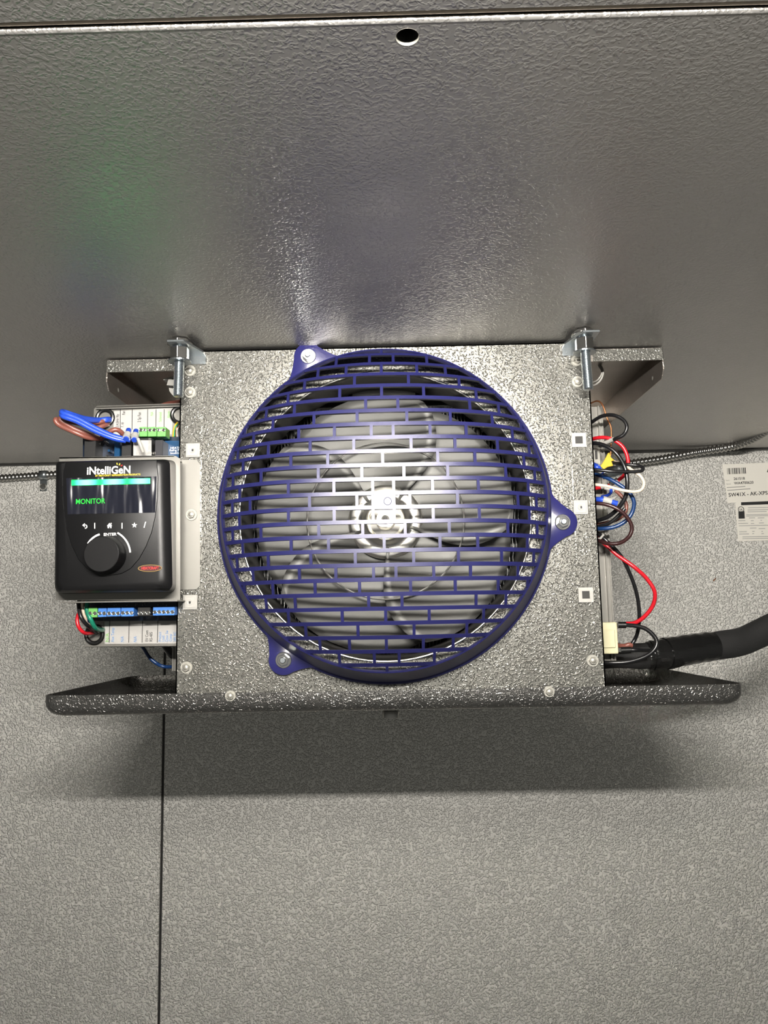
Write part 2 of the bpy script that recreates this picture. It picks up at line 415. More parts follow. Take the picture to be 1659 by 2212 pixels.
def bolt(c, parent, r=.0037, wr=.0056, rot=0., name='bolt', nut=False):
    c = Vector(c)
    m = MB(); m.lathe([(wr*.30, -.0009), (wr*.96, -.0010), (wr, -.0006), (wr, 0)], c, seg=28)
    bo = MB(); bo.poly(hexa(r, c-Vector((0, .0036, 0)), rot=rot), .0028, (0, 1, 0), .0003, 1)
    o = bo.build(name, M['bolt'], parent)
    if nut:
        k = MB(); k.lathe([(0, -.0050), (r*.42, -.0050), (r*.50, -.0046), (r*.5, -.0005)], c, seg=20); k.build('stud_end', M['zinc'], o)
    else:
        k = MB(); k.lathe([(0, -.0044), (r*.42, -.0044), (r*.62, -.0040), (r*.62, -.0034)], c, seg=20); k.build('bolt_head', M['bolt'], o, smooth=True)
    m.build('washer', M['washer'], o, smooth=True)
    return o
for i, (x, y) in enumerate(((411, 801), (411, 848), (403, 1442), (1246, 779), (1247, 825), (1280, 1427))):
    bolt(P(x, y, D-.0012), U, rot=.2*i)
for x, y in ((498, 1503), (1186, 1494)):
    bolt(P(x, y, py0-.0003), pan, r=.0034, wr=.0050, rot=.3, name='pan_bolt')
# square plastic plugs
for x, y, hollow in ((417, 973, 0), (411, 1301, 0), (1250, 951, 1), (1254, 1096, 0), (1265, 1285, 1)):
    c = P(x, y, D-.0013); m = MB(); h = .0068
    if hollow:
        g = .0035
        for q in ((-h, h, g, h), (-h, h, -h, -g), (-h, -g, -g, g), (g, h, -g, g)):
            m.box(c.x+q[0], c.x+q[1], c.y-.0014, c.y, c.z+q[2], c.z+q[3])
    else:
        m.box(c.x-h, c.x+h, c.y-.0014, c.y, c.z-h, c.z+h, .0005, 1)
        m.box(c.x-h*.8, c.x+h*.75, c.y-.0018, c.y, c.z-h*.8, c.z+h*.75, .0004, 1)
        m.lathe([(.0030, -.0018), (.0030, -.0022), (.0026, -.0024), (.0012, -.0022)], c, seg=24)
    o = m.build('square_plug', M['white'], U)
    k = MB()
    if hollow: k.box(c.x-g, c.x+g, c.y-.0003, c.y-.0001, c.z-g, c.z+g)
    else: k.box(c.x-.0006, c.x+.0009, c.y-.0027, c.y-.0019, c.z-.0013, c.z+.0009)
    k.build('plug_hole', M['dark'], o)
c = P(1228, 862, D-.0001); MB().lathe([(0, -.0004), (.0012, -.0004)], c, seg=12).build('pilot_hole', M['dark'], U)

# coil behind the fan
coil = MB(); cx0, cx1 = xl+.018, xr-.018; n = 100
for i in range(n):
    x = cx0+(cx1-cx0)*i/(n-1); b = bmesh.new()
    pts = [(x + .0006*math.sin(j*1.9), .815, ZB+.012+(TOP-.035-ZB-.012)*j/40) for j in range(41)]
    vs = [b.verts.new(p) for p in pts]; vb = [b.verts.new((p[0], .93, p[2])) for p in pts]
    vs2 = [b.verts.new((p[0]+.0003, .815, p[2])) for p in pts]
    for j in range(40):
        b.faces.new((vs[j], vs[j+1], vb[j+1], vb[j])); b.faces.new((vs[j], vs2[j], vs2[j+1], vs[j+1]))
    coil.merge(b)
coil.box(cx0, cx1, .93, .932, ZB+.012, TOP-.03)
co = coil.build('coil_fins', M['fin'], U, weld=False)
for j in range(11):
    z = ZB+.03+j*.0262; MB().tube([(cx0-.015, .83, z), (cx1+.015, .83, z)], .0048, 10).build('coil_tube', M['fin'], co, smooth=True)
# motor mounting wires behind the fan
mm = MB()
for dx in (-.1, -.036, .036, .1): mm.tube([(GC.x+dx, .806, ZB+.01), (GC.x+dx, .806, TOP-.02)], .0022, 8)
mm.tube([(GC.x-.13, .808, GC.z+.01), (GC.x+.13, .808, GC.z+.01)], .002, 8)
mm.build('motor_mount', M['dark'], U)
m = MB(); m.lathe([(.0, -.022), (.034, -.022), (.037, -.018), (.037, .02), (0, .02)], (GC.x, .80, GC.z), seg=40)
m.build('fan_motor', M['dark'], U, smooth=True)

# fan
fan = MB(); fc = Vector((GC.x, .757, GC.z-.003))
fan.lathe([(0, -.0155), (.0035, -.0155), (.0040, -.015), (.0040, -.010), (.0085, -.0095), (.0095, -.006), (.0098, .0), (.0160, .0015), (.0175, -.001), (.0195, -.0025), (.0215, -.001), (.0235, .003), (.028, .0045), (.034, .0035), (.037, .006), (.0375, .009)], fc, seg=64)
hub = fan.build('fan_hub', M['hub'], U, smooth=True, ang=60)
MB().lathe([(0, -.0215), (.0021, -.0212), (.0024, -.020), (.0024, -.015)], fc, seg=16).build('shaft_end', M['dark'], hub, smooth=True)
for kb in range(5):
    a0 = 2*PI*kb/5+.35; b = bmesh.new(); nr, na = 14, 12; G = []
    for i in range(nr+1):
        r = .026+(.131-.026)*i/nr; row = []
        wdt = math.radians(80)*(.88+.30*math.sin(PI*min(1, (i/nr)*.9+.05)) - (.05 if i == nr else 0))
        for j in range(na+1):
            u = j/na-.5; a = a0+u*wdt+.25*(i/nr)
            rr_ = r-(abs(u)*2)**3*.006*(i/nr)
            y = .008+u*.030*(.35+.65*i/nr)+.006*math.sin(PI*(u+.5))
            if abs(r-.0765) < .005: y -= .0012  # bead shaped to give the circular glints of the spinning blades
            row.append(b.verts.new((fc.x+rr_*math.cos(a), fc.y+y, fc.z+rr_*math.sin(a))))
        G.append(row)
    for i in range(nr):
        for j in range(na): b.faces.new((G[i][j], G[i][j+1], G[i+1][j+1], G[i+1][j]))
    g = MB(); g.merge(b); o = g.build('fan_blade', M['alu'], hub, smooth=True, ang=80)
    md = o.modifiers.new('thickness', 'SOLIDIFY'); md.thickness = .0006

m = MB(); m.tube([(fc.x+.0775*math.cos(a), fc.y-.0035, fc.z+.0775*math.sin(a)) for a in [2*PI*k/72 for k in range(72)]], .0009, 8, closed=True)  # added bright ring, stands in for glint arcs on the spinning blades
m.build('glint_ring', M['hub'], hub, smooth=True)
# blue guard -------------------------------------------------------
GR1, GYR, GP, GS = .1430, .672, .041, .0119
def gy(x, z):
    r = min(math.hypot(x, z), GR1); return GYR-GP*(1-(r/GR1)**4)
gm = MB(); hw = .00165; dp = .0042; kz = [(k-12+.5)*GS for k in range(24)]
def gpt(x, z, d=0): return Vector((GC.x+x, gy(x, z)+d, GC.z+z))
def strip(bm, pts_a, pts_b, depth):
    """band between two front poly-lines extruded backwards"""
    n = len(pts_a); dv = Vector((0, depth, 0))
    a = [bm.verts.new(p) for p in pts_a]; b_ = [bm.verts.new(p) for p in pts_b]
    a2 = [bm.verts.new(p+dv) for p in pts_a]; b2 = [bm.verts.new(p+dv) for p in pts_b]
    for i in range(n-1):
        bm.faces.new((a[i], a[i+1], b_[i+1], b_[i])); bm.faces.new((a2[i], b2[i], b2[i+1], a2[i+1]))
        bm.faces.new((a[i], a2[i], a2[i+1], a[i+1])); bm.faces.new((b_[i], b_[i+1], b2[i+1], b2[i]))
for z in kz:
    X = math.sqrt(max(GR1**2-z*z, 0)); ns = 40
    xs = [X*math.sin(PI/2*(-1+2*i/ns)) for i in range(ns+1)]
    strip(gm.bm, [gpt(x, z-hw) for x in xs], [gpt(x, z+hw) for x in xs], dp)
ticks = {0: (22, 61.5, 114, 132), 1: (8.7, 41, 79.5, 124.5), 2: (17.5, 54, 104, 132), 3: (0, 46, 77.5, 122), 4: (24, 61, 98, 128.5),
         5: (9.2, 40.3, 71, 113), 6: (21, 58, 95, 123), 7: (13.7, 75.7, 102.5), 8: (0, 36, 82.5), 9: (23.3, 68), 10: (0, 31, 56.5), 11: (10.5, 40.5), 12: (0,)}
hv = .00125
for k, xs in ticks.items():
    for sg in ((1, -1) if k else (1,)):
        z0 = sg*k*GS-GS/2; z1 = z0+GS
        for x in xs:
            for sx in ((1, -1) if x else (1,)):
                X = x*sx/1000; lim = math.sqrt(max(GR1**2-X*X, 0))
                a, c_ = max(z0, -lim), min(z1, lim)
                if c_ <= a: continue
                zs = [a+(c_-a)*i/3 for i in range(4)]
                strip(gm.bm, [gpt(X-hv, z) for z in zs], [gpt(X+hv, z) for z in zs], dp*.9)
zs = [-GS/2+GS*i/3 for i in range(4)]
strip(gm.bm, [gpt(-.0100, z) for z in zs], [gpt(.0100, z) for z in zs], dp*.8)
gm.lathe([(.0030, -.0007), (.0033, -.0003), (.0033, 0)], gpt(.0035, -.001, 0), seg=24)
RB = .1572
gm.lathe([(GR1-.0010, GYR-D+.0035), (GR1+.0001, GYR-D-.0004), (GR1+.0014, GYR-D+.0004), (GR1+.0026, GYR-D+.004), (RB-.0012, -.004), (RB-.0002, -.0025), (RB+.0012, -.0022), (RB+.0012, -.0004), (RB-.0024, -.0004), (RB-.0034, -.004), (GR1+.0008, GYR-D+.006)],
         GC, seg=128, closed=True)
gd = gm.build('fan_guard', M['blue'], U, smooth=True, ang=30)
for ea in (P(667, 773, D), P(1213, 1129, D), P(614, 1425, D)):
    v = Vector((ea.x-GC.x, 0, ea.z-GC.z)); dist = v.length; v.normalize(); t_ = Vector((-v.z, 0, v.x)); er = .0140
    pts = []
    base = GC+Vector((0, -.0042, 0)); e0 = GC+v*dist+Vector((0, -.0042, 0))
    a1 = .215
    p0 = base+(v*math.cos(a1)+t_*math.sin(a1))*(RB-.001); p1 = base+(v*math.cos(a1)-t_*math.sin(a1))*(RB-.001)
    arc = [e0+(v*math.cos(a)+t_*math.sin(a))*er for a in [1.25-2.5*k/14 for k in range(15)]]
    s0, s1 = arc[0], arc[-1]
    left = [p0+(s0-p0)*q + v*(-.0035*math.sin(PI*q)) for q in (0, .25, .5, .75)]
    right = [s1+(p1-s1)*q + v*(-.0035*math.sin(PI*q)) for q in (.25, .5, .75, 1)]
    inn = [base+v*(RB-.004)]
    m = MB(); m.poly(left+arc+right+inn, .0040, (0, 1, 0), .0007, 2)
    eo = m.build('guard_ear', M['ear'], gd, smooth=True, ang=40)
    c = e0+Vector((0, -.0001, 0))
    MB().lathe([(.0030, -.0010), (.0070, -.0011), (.0074, -.0007), (.0074, 0)], c, seg=32).build('guard_washer', M['polish'], gd, smooth=True)
    nn = MB(); nn.poly(hexa(.0056, c-Vector((0, .0055, 0)), rot=.3), .0045, (0, 1, 0), .0005, 2); nn.build('guard_nut', M['polish'], gd)
    MB().lathe([(0, -.0066), (.0022, -.0066), (.0028, -.0060), (.0028, -.0010)], c, seg=20).build('guard_stud', M['zinc'], gd, smooth=True)

# hanging brackets of the unit
for x, sg in ((P(415, 760, .70).x, 1), (P(1243, 745, .70).x, -1)):
    bx0, bx1 = (x-.010, x+.0085) if sg > 0 else (x-.0085, x+.010)
    m = MB(); zt = CZ-.0055
    m.box(bx0, bx1, D-.0026, D-.0013, zt-.010, zt)
    if sg > 0: pl = [(bx1, D-.0013, zt), (bx1, D-.012, zt), (bx1-.010, .676, zt), (bx0-.007, .676, zt), (bx0-.007, .700, zt), (bx0-.002, D-.0013, zt)]
    else: pl = [(bx0, D-.0013, zt), (bx0, D-.012, zt), (bx0+.010, .676, zt), (bx1+.007, .676, zt), (bx1+.007, .700, zt), (bx1+.002, D-.0013, zt)]
    m.poly(pl, -.0022, (0, 0, 1), .0003, 1)
    m.build('hanging_bracket', M['zinc'], U)

# end plates & inner channel beside the coil (seen right and left of the case)
m = MB(); xe = P(1313, 1150, .80).x
m.box(xr-.010, xe, .800, .8012, ZB+.012, CZ-.045); m.box(xe-.0006, xe+.0010, .7985, .960, ZB+.012, CZ-.045)
m.box(xe-.0045, xe-.0032, .796, .801, ZB+.012, CZ-.045)
m.build('end_plate', M['brack'], U)
m = MB(); xe = P(374, 1430, .80).x
m.box(xe, xl+.012, .800, .8012, ZB+.012, CZ-.045); m.box(xe-.0008, xe+.0008, .7985, .960, ZB+.012, CZ-.045)
m.build('end_plate', M['brack'], U)

# ------------------------------------------------------------------ threaded hanger rods
for (xt, yt, xb, yb), lab in (((389, 724, 385, 857), 'zinc threaded rod with nuts hanging beside the left bracket, above the controller'),
                             ((1260, 708, 1271, 842), 'zinc threaded rod with nuts hanging beside the right bracket, above the loose wires')):
    YR = .69; a = P(xt, yt, YR); e = P(xb, yb, YR); a.z = CZ-.0008
    T = thing('hanger_rod', lab, 'threaded rod', a, 'ceiling hanger rods')
    r = MB(); n = 76; prof = []
    for i in range(n+1):
        z = -(a.z-e.z)*i/n; prof.append((.00475 if i % 2 else .0038, z))
    prof = [(0, 0)]+prof+[(0, prof[-1][1])]
    r.lathe(prof, a, 'Z', 20)
    # shear so the rod leans as it hangs
    for v in r.bm.verts: v.co.x += (e.x-a.x)*(a.z-v.co.z)/(a.z-e.z)
    r.build('rod', M['zinc'], T)
    def hx(z0, z1, R_):
        m = MB(); m.poly([(a.x+R_*math.cos(.5+k*PI/3), a.y+R_*math.sin(.5+k*PI/3), z0) for k in range(6)], z1-z0, (0, 0, 1), .0006, 2); return m
    hx(a.z-.0195, a.z-.0080, .0088).build('lower_nut', M['steel'], T)
    MB().lathe([(.0048, 0), (.0105, 0), (.0105, .0014), (.0048, .0014)], (a.x, a.y, a.z-.0218), 'Z', 28).build('flange_washer', M['zinc'], T)
    MB().lathe([(.0048, 0), (.0115, 0), (.0115, .0012), (.0048, .0012)], (a.x, a.y, a.z-.0050), 'Z', 28).build('upper_washer', M['steel'], T)
    hx(a.z-.0036, a.z-.0004, .0092).build('upper_nut', M['steel'], T)

# ------------------------------------------------------------------ electronics tray (left)
TY = .748
tray = thing('electronics_tray', 'pale metal tray carrying the circuit board and terminal strips, left of the fan case', 'electronics tray', P(290, 1397, TY))
m = MB()
m.poly([P(203, 884, TY), P(209, 877, TY), P(392, 871, TY), P(386, 1396, TY), P(184, 1397, TY)], .0012, (0, 1, 0))
m.poly([P(207, 878, TY), P(392, 872, TY), P(392, 876, TY-.004), P(207, 882, TY-.004)], .001, (0, 0, -1))
m.poly([P(184, 1396, TY), P(386, 1395, TY), P(386, 1393, TY-.004), P(184, 1395, TY-.004)], .001, (0, 0, -1))
m.build('tray', M['brack'], tray)
def quad(pts, Y, mt, name, parent, dep=.0003): return MB().poly([P(x, y, Y) for x, y in pts], dep).build(name, mt, parent)
lab1 = quad(((246, 888), (374, 881), (372, 925), (371, 985), (244, 985)), TY-.0005, M['paper'], 'upper_label', tray)
t = MB()
for x in (260, 285.5, 319, 337, 354.5): t.poly([P(x-.6, 884, TY-.0009), P(x+.6, 884, TY-.0009), P(x+.2, 928, TY-.0009), P(x-1, 928, TY-.0009)], .0002)
for s_, x, y, sz in (('2,3,4,5Htr Rly', 256, 926, .0040), ('Fan', 270, 896, .0042), ('7, 10', 267, 923, .0038), ('2 Sp Fan', 304, 912, .0046)):
    t.text(s_, P(x, y, TY-.0010), sz, rot=PI/2, sx=.66)
t.build('black_print', M['ink'], lab1)
t = MB()
for s_, x, y, sz in (('NA', 331, 898, .0042), ('Solenoid', 349, 911, .0042), ('Alarm', 367, 903, .0042)): t.text(s_, P(x, y, TY-.0010), sz, rot=PI/2, sx=.68)
t.build('green_print', M['inkg'], lab1)
lab2 = quad(((226, 1342), (386, 1340), (386, 1390), (226, 1391)), TY-.0005, M['paper'], 'lower_label', tray)
t = MB()
for x in (237, 279, 308, 341): t.poly([P(x-.6, 1341, TY-.0009), P(x+.6, 1341, TY-.0009), P(x-.6, 1388, TY-.0009), P(x-1.8, 1388, TY-.0009)], .0002)
for s_, x, y, sz in (('EV Com', 320, 1386, .0042), ('RS-485', 329, 1386, .0042)): t.text(s_, P(x, y, TY-.0010), sz, rot=PI/2, sx=.76)
t.build('black_print', M['ink'], lab2)
t = MB()
for s_, x, y, sz in (('Aux Temp', 246, 1387, .0042), ('N/A', 267, 1387, .0042), ('N/A', 295, 1387, .0042), ('Product', 348, 1386, .0038), ('Load', 355, 1386, .0038), ('Door Sw', 363, 1386, .0038), ('Comp', 371, 1386, .0038), ('24V AC', 380, 1386, .0038)):
    t.text(s_, P(x, y, TY-.0010), sz, rot=PI/2, sx=.76)
t.build('blue_print', M['inkb'], lab2)
t = MB(); t.text('N/A', P(235, 1387, TY-.0010), .0050, rot=PI/2); t.build('green_print', M['inkg'], lab2)
# boards
bd = MB().poly([P(179, 943, TY-.012), P(392, 943, TY-.012), P(392, 1000, TY-.012), P(179, 1000, TY-.012)], .002).build('upper_board', M['pcbdark'], tray)
bd2 = MB().poly([P(186, 1285, TY-.012), P(386, 1285, TY-.012), P(386, 1341, TY-.012), P(186, 1341, TY-.012)], .002).build('lower_board', M['pcbdark'], tray)
MB().poly([P(356, 952, TY-.014), P(392, 952, TY-.014), P(392, 1000, TY-.014), P(356, 1000, TY-.014)], .002).build('blue_board_area', M['pcb'], tray)
t = MB(); t.text('HEATCRAFT', P(368, 970, TY-.0143), .0032); t.text('Refrig Prod', P(366, 975, TY-.0143), .0030); t.text('IntelliGen', P(368, 981, TY-.0143), .0028)
t.build('board_print', M['wprint'], bd)
def cbox(x0, x1, y0, y1, Yf, Yb, mt, name, parent, bev=.0004):
    a = P(x0, y1, Yf); b_ = P(x1, y0, Yf); return MB().box(a.x, b_.x, Yf, Yb, a.z, b_.z, bev, 1).build(name, mt, parent)
cbox(181, 207, 947, 992, TY-.030, TY-.010, M['tblack'], 'relay', bd)
cbox(262, 284, 952, 992, TY-.034, TY-.010, M['tblack'], 'relay', bd)
cbox(334, 352, 950, 992, TY-.032, TY-.010, mat('dark_grey_part', (.035, .035, .04), 0, .35), 'relay', bd)
cbox(287, 328, 946, 1000, TY-.034, TY-.012, M['tblack'], 'relay', bd)
cbox(246, 259, 952, 990, TY-.024, TY-.012, M['pcb'], 'blue_component', bd)
for i in range(9):
    x = 208+random.random()*44; y = 950+random.random()*34
    cbox(x, x+2+random.random()*5, y, y+2+random.random()*5, TY-.02, TY-.012, random.choice([M['tblack'], M['tblack'], M['pcb'], M['bolt']]), 'board_component', bd, 0)
for i in range(16):
    x = 200+random.random()*160; y = 1300+random.random()*8
    cbox(x, x+2, y, y+1.5, TY-.0135, TY-.012, M['inkgrey'], 'board_component', bd2, 0)
qs = MB().poly([P(288, 951, TY-.0345), P(327, 951, TY-.0345), P(327, 984, TY-.0345), P(288, 984, TY-.0345)], .0004).build('serial_label', M['paper'], tray)
t = MB(); t.text('S 20011264162', P(294, 982, TY-.035), .0030); t.text('P 29915003', P(325, 978, TY-.035), .0030, rot=PI/2); t.build('serial_print', M['inkgrey'], qs)
def terminal(x0, x1, y0, y1, n, mt, Yf, parent, ty):
    o = cbox(x0, x1, y0, y1, Yf, Yf+.014, mt, 'terminal_block', parent, .0005)
    for i in range(n):
        c = P(x0+(x1-x0)*(i+.5)/n, ty, Yf)
        s = MB(); s.lathe([(.0017, -.0004), (.0019, 0.0), (.0014, -.0002), (0, -.0002)], c, seg=16)
        a = random.random()*PI; d_ = Vector((math.cos(a), 0, math.sin(a)))*.0016; q = Vector((-math.sin(a), 0, math.cos(a)))*.0004
        s.poly([c-d_-q+Vector((0, -.0007, 0)), c+d_-q+Vector((0, -.0007, 0)), c+d_+q+Vector((0, -.0007, 0)), c-d_+q+Vector((0, -.0007, 0))], .0003)
        s.build('terminal_screw', M['steel'], o)
TF = TY-.030; TF2 = TY-.038
for a, b_ in ((300, 318), (319, 338), (339, 358)): terminal(a, b_, 922, 943, 2, M['tgreen'], TF, tray, 929)
terminal(190, 210, 1312, 1334, 2, M['tgreen'], TF2, tray, 1325)
terminal(211, 230, 1313, 1333, 2, M['tblue'], TF2, tray, 1325)
terminal(231, 260, 1312, 1332, 3, M['tblue'], TF2, tray, 1325)
terminal(261, 289, 1312, 1332, 3, M['tblue'], TF2, tray, 1324)
terminal(297, 325, 1311, 1331, 3, M['tblack'], TF2, tray, 1324)
terminal(330, 377, 1310, 1330, 5, M['tblue'], TF2, tray, 1322)
for c, R_ in ((P(228, 903, TY), .0078), (P(389, 897, TY), .0078), (P(205, 1371, TY), .0080)):
    g = MB(); g.tube([(c.x+R_*math.cos(a), TY-.001, c.z+R_*math.sin(a)) for a in [2*PI*k/40 for k in range(40)]], .0021, 10, closed=True)
    g.build('rubber_grommet', M['rubber'], tray, smooth=True)

# ------------------------------------------------------------------ controller
CY = .690
ctl = thing('controller', 'black wall controller with green lit bar, small screen and round knob, on a metal bracket', 'controller', P(250, 1300, CY))
m = MB()
m.poly([P(128, 988, CY), P(380, 985, CY), P(387, 990, CY), P(387, 1296, CY), P(120, 1297, CY)], .0012)
m.poly([P(128, 988, CY), P(376, 984, CY), P(376, 984, CY)+Vector((0, 0, -.0012)), P(128, 988, CY)+Vector((0, 0, -.0012))], .045)
m.poly([P(128, 1300, CY), P(383, 1296, CY), P(383, 1296, CY)+Vector((0, 0, -.0012)), P(128, 1300, CY)+Vector((0, 0, -.0012))], .045)
a = P(386, 993, D-.0026); bq = P(432, 1273, D-.0026)
m.poly([P(384, 994, D-.0026), P(424, 993, D-.0026), P(432, 1003, D-.0026), P(432, 1265, D-.0026), P(424, 1273, D-.0026), P(384, 1274, D-.0026)], .0013)
m.poly([P(387, 990, CY), P(387, 1296, CY), P(384, 1274, D-.002), P(384, 994, D-.002)], .001, (1, 0, 0))
bk = m.build('mounting_bracket', M['brack'], ctl)
bolt(P(414, 1112, D-.0027), bk, rot=.1, name='bracket_bolt')
def outline(x0, y0, x1, y1, x2, y2, x3, y3, r, Y, n=6):
    """rounded quad TL TR BR BL in pixels"""
    q = [Vector((x, y, 0)) for x, y in ((x0, y0), (x1, y1), (x2, y2), (x3, y3))]; out = []
    for i in range(4):
        p = q[i]; a = (q[i-1]-p).normalized(); b_ = (q[(i+1) % 4]-p).normalized(); rad = r[i]
        s = p+a*rad; e = p+b_*rad
        for k in range(n+1):
            t = k/n; v = s*(1-t)**2+p*2*t*(1-t)+e*t*t; out.append(P(v.x, v.y, Y))
    return out
m = MB()
o1 = outline(126, 997, 380, 994, 380, 1279, 124, 1283, (8, 14, 16, 14), CY)
o2 = outline(121, 998, 372, 993, 378, 1279, 119, 1282, (8, 14, 18, 16), .6800)
o3 = outline(121, 997, 367, 992, 373, 1277, 118, 1280, (8, 14, 20, 18), .6640)
o4 = outline(123, 998, 352, 993, 360, 1272, 121, 1275, (8, 14, 26, 20), .6585)
o5 = outline(128, 1001, 340, 997, 347, 1262, 128, 1266, (8, 14, 26, 20), .6565)
RR = ringfaces(m.bm, [o1, o2, o3, o4, o5]); m.bm.faces.new(RR[-1]); m.bm.faces.new(RR[0][::-1])
m.build('case', M['black'], ctl, smooth=True, ang=35)
SY = .6550
shp = [(141, 999), (338, 994), (341, 1030), (340, 1075), (335, 1115), (327, 1150), (315, 1180), (300, 1207), (282, 1228), (262, 1239), (236, 1243), (208, 1239), (188, 1228), (170, 1208), (155, 1178), (144, 1140), (138, 1100), (135, 1050), (136, 1020)]
m = MB(); m.poly([P(x, y, SY) for x, y in shp], .0020, (0, 1, 0), .0004, 2)
fp_ = m.build('fascia', M['black'], ctl, smooth=True, ang=30)
m = MB(); m.tube([P(x, y, SY+.0012) for x, y in shp[2:]+shp[:1]], .00035, 6); m.build('fascia_edge', M['gloss'], fp_)
sc_ = MB().poly([P(143, 1033, SY-.0003), P(338, 1029, SY-.0003), P(335, 1107, SY-.0003), P(146, 1111, SY-.0003)], .0005).build('screen', M['film'], ctl)
m = MB(); m.poly([P(154, 1037, SY-.0009), P(324, 1033, SY-.0009), P(324, 1044.5, SY-.0009), P(154, 1048.5, SY-.0009)], .0008, (0, 1, 0), .0003, 2)
m.build('led_bar', M['led'], ctl)
TR = math.radians(.6)
t = MB(); t.text('MONITOR', P(163, 1089, SY-.0007), .0064, rot=TR, bold=.00003, sx=.86); t.build('screen_text', M['lcd'], sc_)
t = MB(); t.text('iNtelliGeN', P(187, 1025, SY-.0004), .0094, rot=TR, bold=.00022, sx=.92); t.build('logo_lettering', M['wprint'], fp_)
t = MB(); t.text('BY HEATCRAFT REFRIGERATION PRODUCTS', P(206, 1029.5, SY-.0004), .0021, rot=TR, bold=.00005, sx=.93); t.build('logo_subline', M['yelp'], fp_)
for x, y, x2, y2, mt in ((252.5, 1000, 253.5, 1004, 'yelp'), (259, 1001, 257.5, 1005, 'yelp'), (264.5, 1004.5, 261, 1007, 'redp')):
    MB().tube([P(x, y, SY-.0004), P(x2, y2, SY-.0004)], .0005, 6).build('logo_ray', M[mt], fp_)
# symbols
t = MB(); Yk = SY-.0004
def plot(pts): t.poly([P(x, y, Yk) for x, y in pts], .0003)
for x in (204.5, 263.5): plot([(x-1, 1129.5), (x+1, 1129.5), (x+1, 1142), (x-1, 1142)])
plot([(313.5, 1127), (315.5, 1127), (312, 1140), (310, 1140)])
plot([(231, 1136), (236.5, 1129.5), (242, 1136), (240.5, 1137), (240.5, 1141), (238, 1141), (238, 1137.5), (235.5, 1137.5), (235.5, 1141), (232.5, 1141), (232.5, 1137)])
plot([(239, 1129.5), (241, 1129.5), (241, 1133), (239, 1131)])
st = []
for k in range(10):
    r_ = 6.2 if k % 2 == 0 else 2.6; a = -PI/2+k*PI/5; st.append((290.3+r_*math.cos(a), 1134.5+r_*math.sin(a)))
plot(st)
plot([(177.5, 1134.5), (183, 1130), (183, 1139)])
def arcband(cx, cy, r1, r2, a0, a1, w1=None, n=16):
    pts = []
    for k in range(n+1):
        a = math.radians(a0+(a1-a0)*k/n); pts.append((cx+r2*math.cos(a), cy+r2*math.sin(a)))
    for k in range(n, -1, -1):
        a = math.radians(a0+(a1-a0)*k/n); ri = r1 if w1 is None else w1+(r1-w1)*k/n; pts.append((cx+ri*math.cos(a), cy+ri*math.sin(a)))
    plot(pts)
arcband(184, 1137.5, 2.6, 4.6, -90, 100)
arcband(229, 1197, 50.5, 54, -62, -4)
arcband(229, 1197, 43.5, 47, -108, -150, w1=43)
t.text('ENTER', P(223.5, 1157.5, Yk), .0034, rot=TR, bold=.00008, sx=1.1)
t.build('control_symbols', M['wprint'], fp_)
kc = P(232, 1199.5, SY); kf = P(224.5, 1197.5, SY-.014); kr = .0156
m = MB()
prof = [(kr*1.05, .000), (kr*1.04, -.004), (kr*.97, -.0125), (kr*.95, -.0137), (kr*.92, -.0140), (0, -.0140)]
m.lathe(prof, (kc.x, SY, kc.z), seg=64); m.build('knob', M['black'], ctl, smooth=True, ang=25)
m = MB(); oc = P(324, 1227.5, .6562)
def ell(a_, b_, Y): return [Vector((oc.x+a_*math.cos(2*PI*k/32), Y, oc.z+b_*math.sin(2*PI*k/32))) for k in range(32)]
m.tube(ell(.0101, .0028, .6560), .00022, 6, closed=True); bo = m.build('badge_outline', M['gold'], ctl)
MB().poly(ell(.0098, .0026, .6562), .0005).build('badge_face', mat('badge_dark', (.05, .02, .02), 0, .4), bo)
t = MB(); t.text('HEATCRAFT', Vector((oc.x-.0074, .6560, oc.z-.0010)), .0033, bold=.00014, sx=.82); t.build('badge_lettering', M['redp'], bo)

# ------------------------------------------------------------------ wires
def wire(pts, r, mt, label, group='loose wires right of the case', name='wire', n=7, ferr=None):
    m = MB(); m.tube(wp(pts, n), r, 10); o = m.build(name, M[mt], smooth=True, ang=60)
    return tag(o, label, 'wire', group)
def band(pts, r, mt, parent, name='wire_marker'):
    return MB().tube([P(*p) for p in pts], r, 12).build(name, M[mt], parent, smooth=True)
A_, B_ = .775, .75
o = wire([(1268, 918, .78), (1278, 912, A_), (1300, 899, .765), (1325, 897, .755), (1346, 907, .75), (1354, 923, .748), (1347, 939, .75), (1330, 948, .755), (1306, 959, .77), (1296, 964, .78)], .0019, 'wblk', 'black wire looping highest on the right side, end stripped to a white sleeve')
band([(1305, 958, .768), (1325, 949, .757)], .0022, 'white', o)
wire([(1262, 878, .80), (1274, 872, .80), (1291, 866.5, .79), (1302, 876, .785), (1312, 905, .785), (1320, 925, .785), (1320, 960, .785), (1319, 985, .785)], .0009, 'copper', 'thin copper capillary tube bent down beside the upper right wires')
o = wire([(1268, 955, .79), (1278, 949, A_), (1300, 945, .765), (1322, 949, .76), (1345, 965, .758), (1356, 990, .758), (1355, 1012, .76), (1347, 1028, .765), (1334, 1038, .77), (1318, 1047, .775), (1296, 1053, .78), (1270, 1058, .785)], .0019, 'wred', 'red wire curving out and back at the upper right, with white marker sleeves')
band([(1334, 1036, .768), (1318, 1045, .773)], .0024, 'white', o); band([(1313, 1047, .774), (1299, 1052, .778)], .0024, 'white', o)
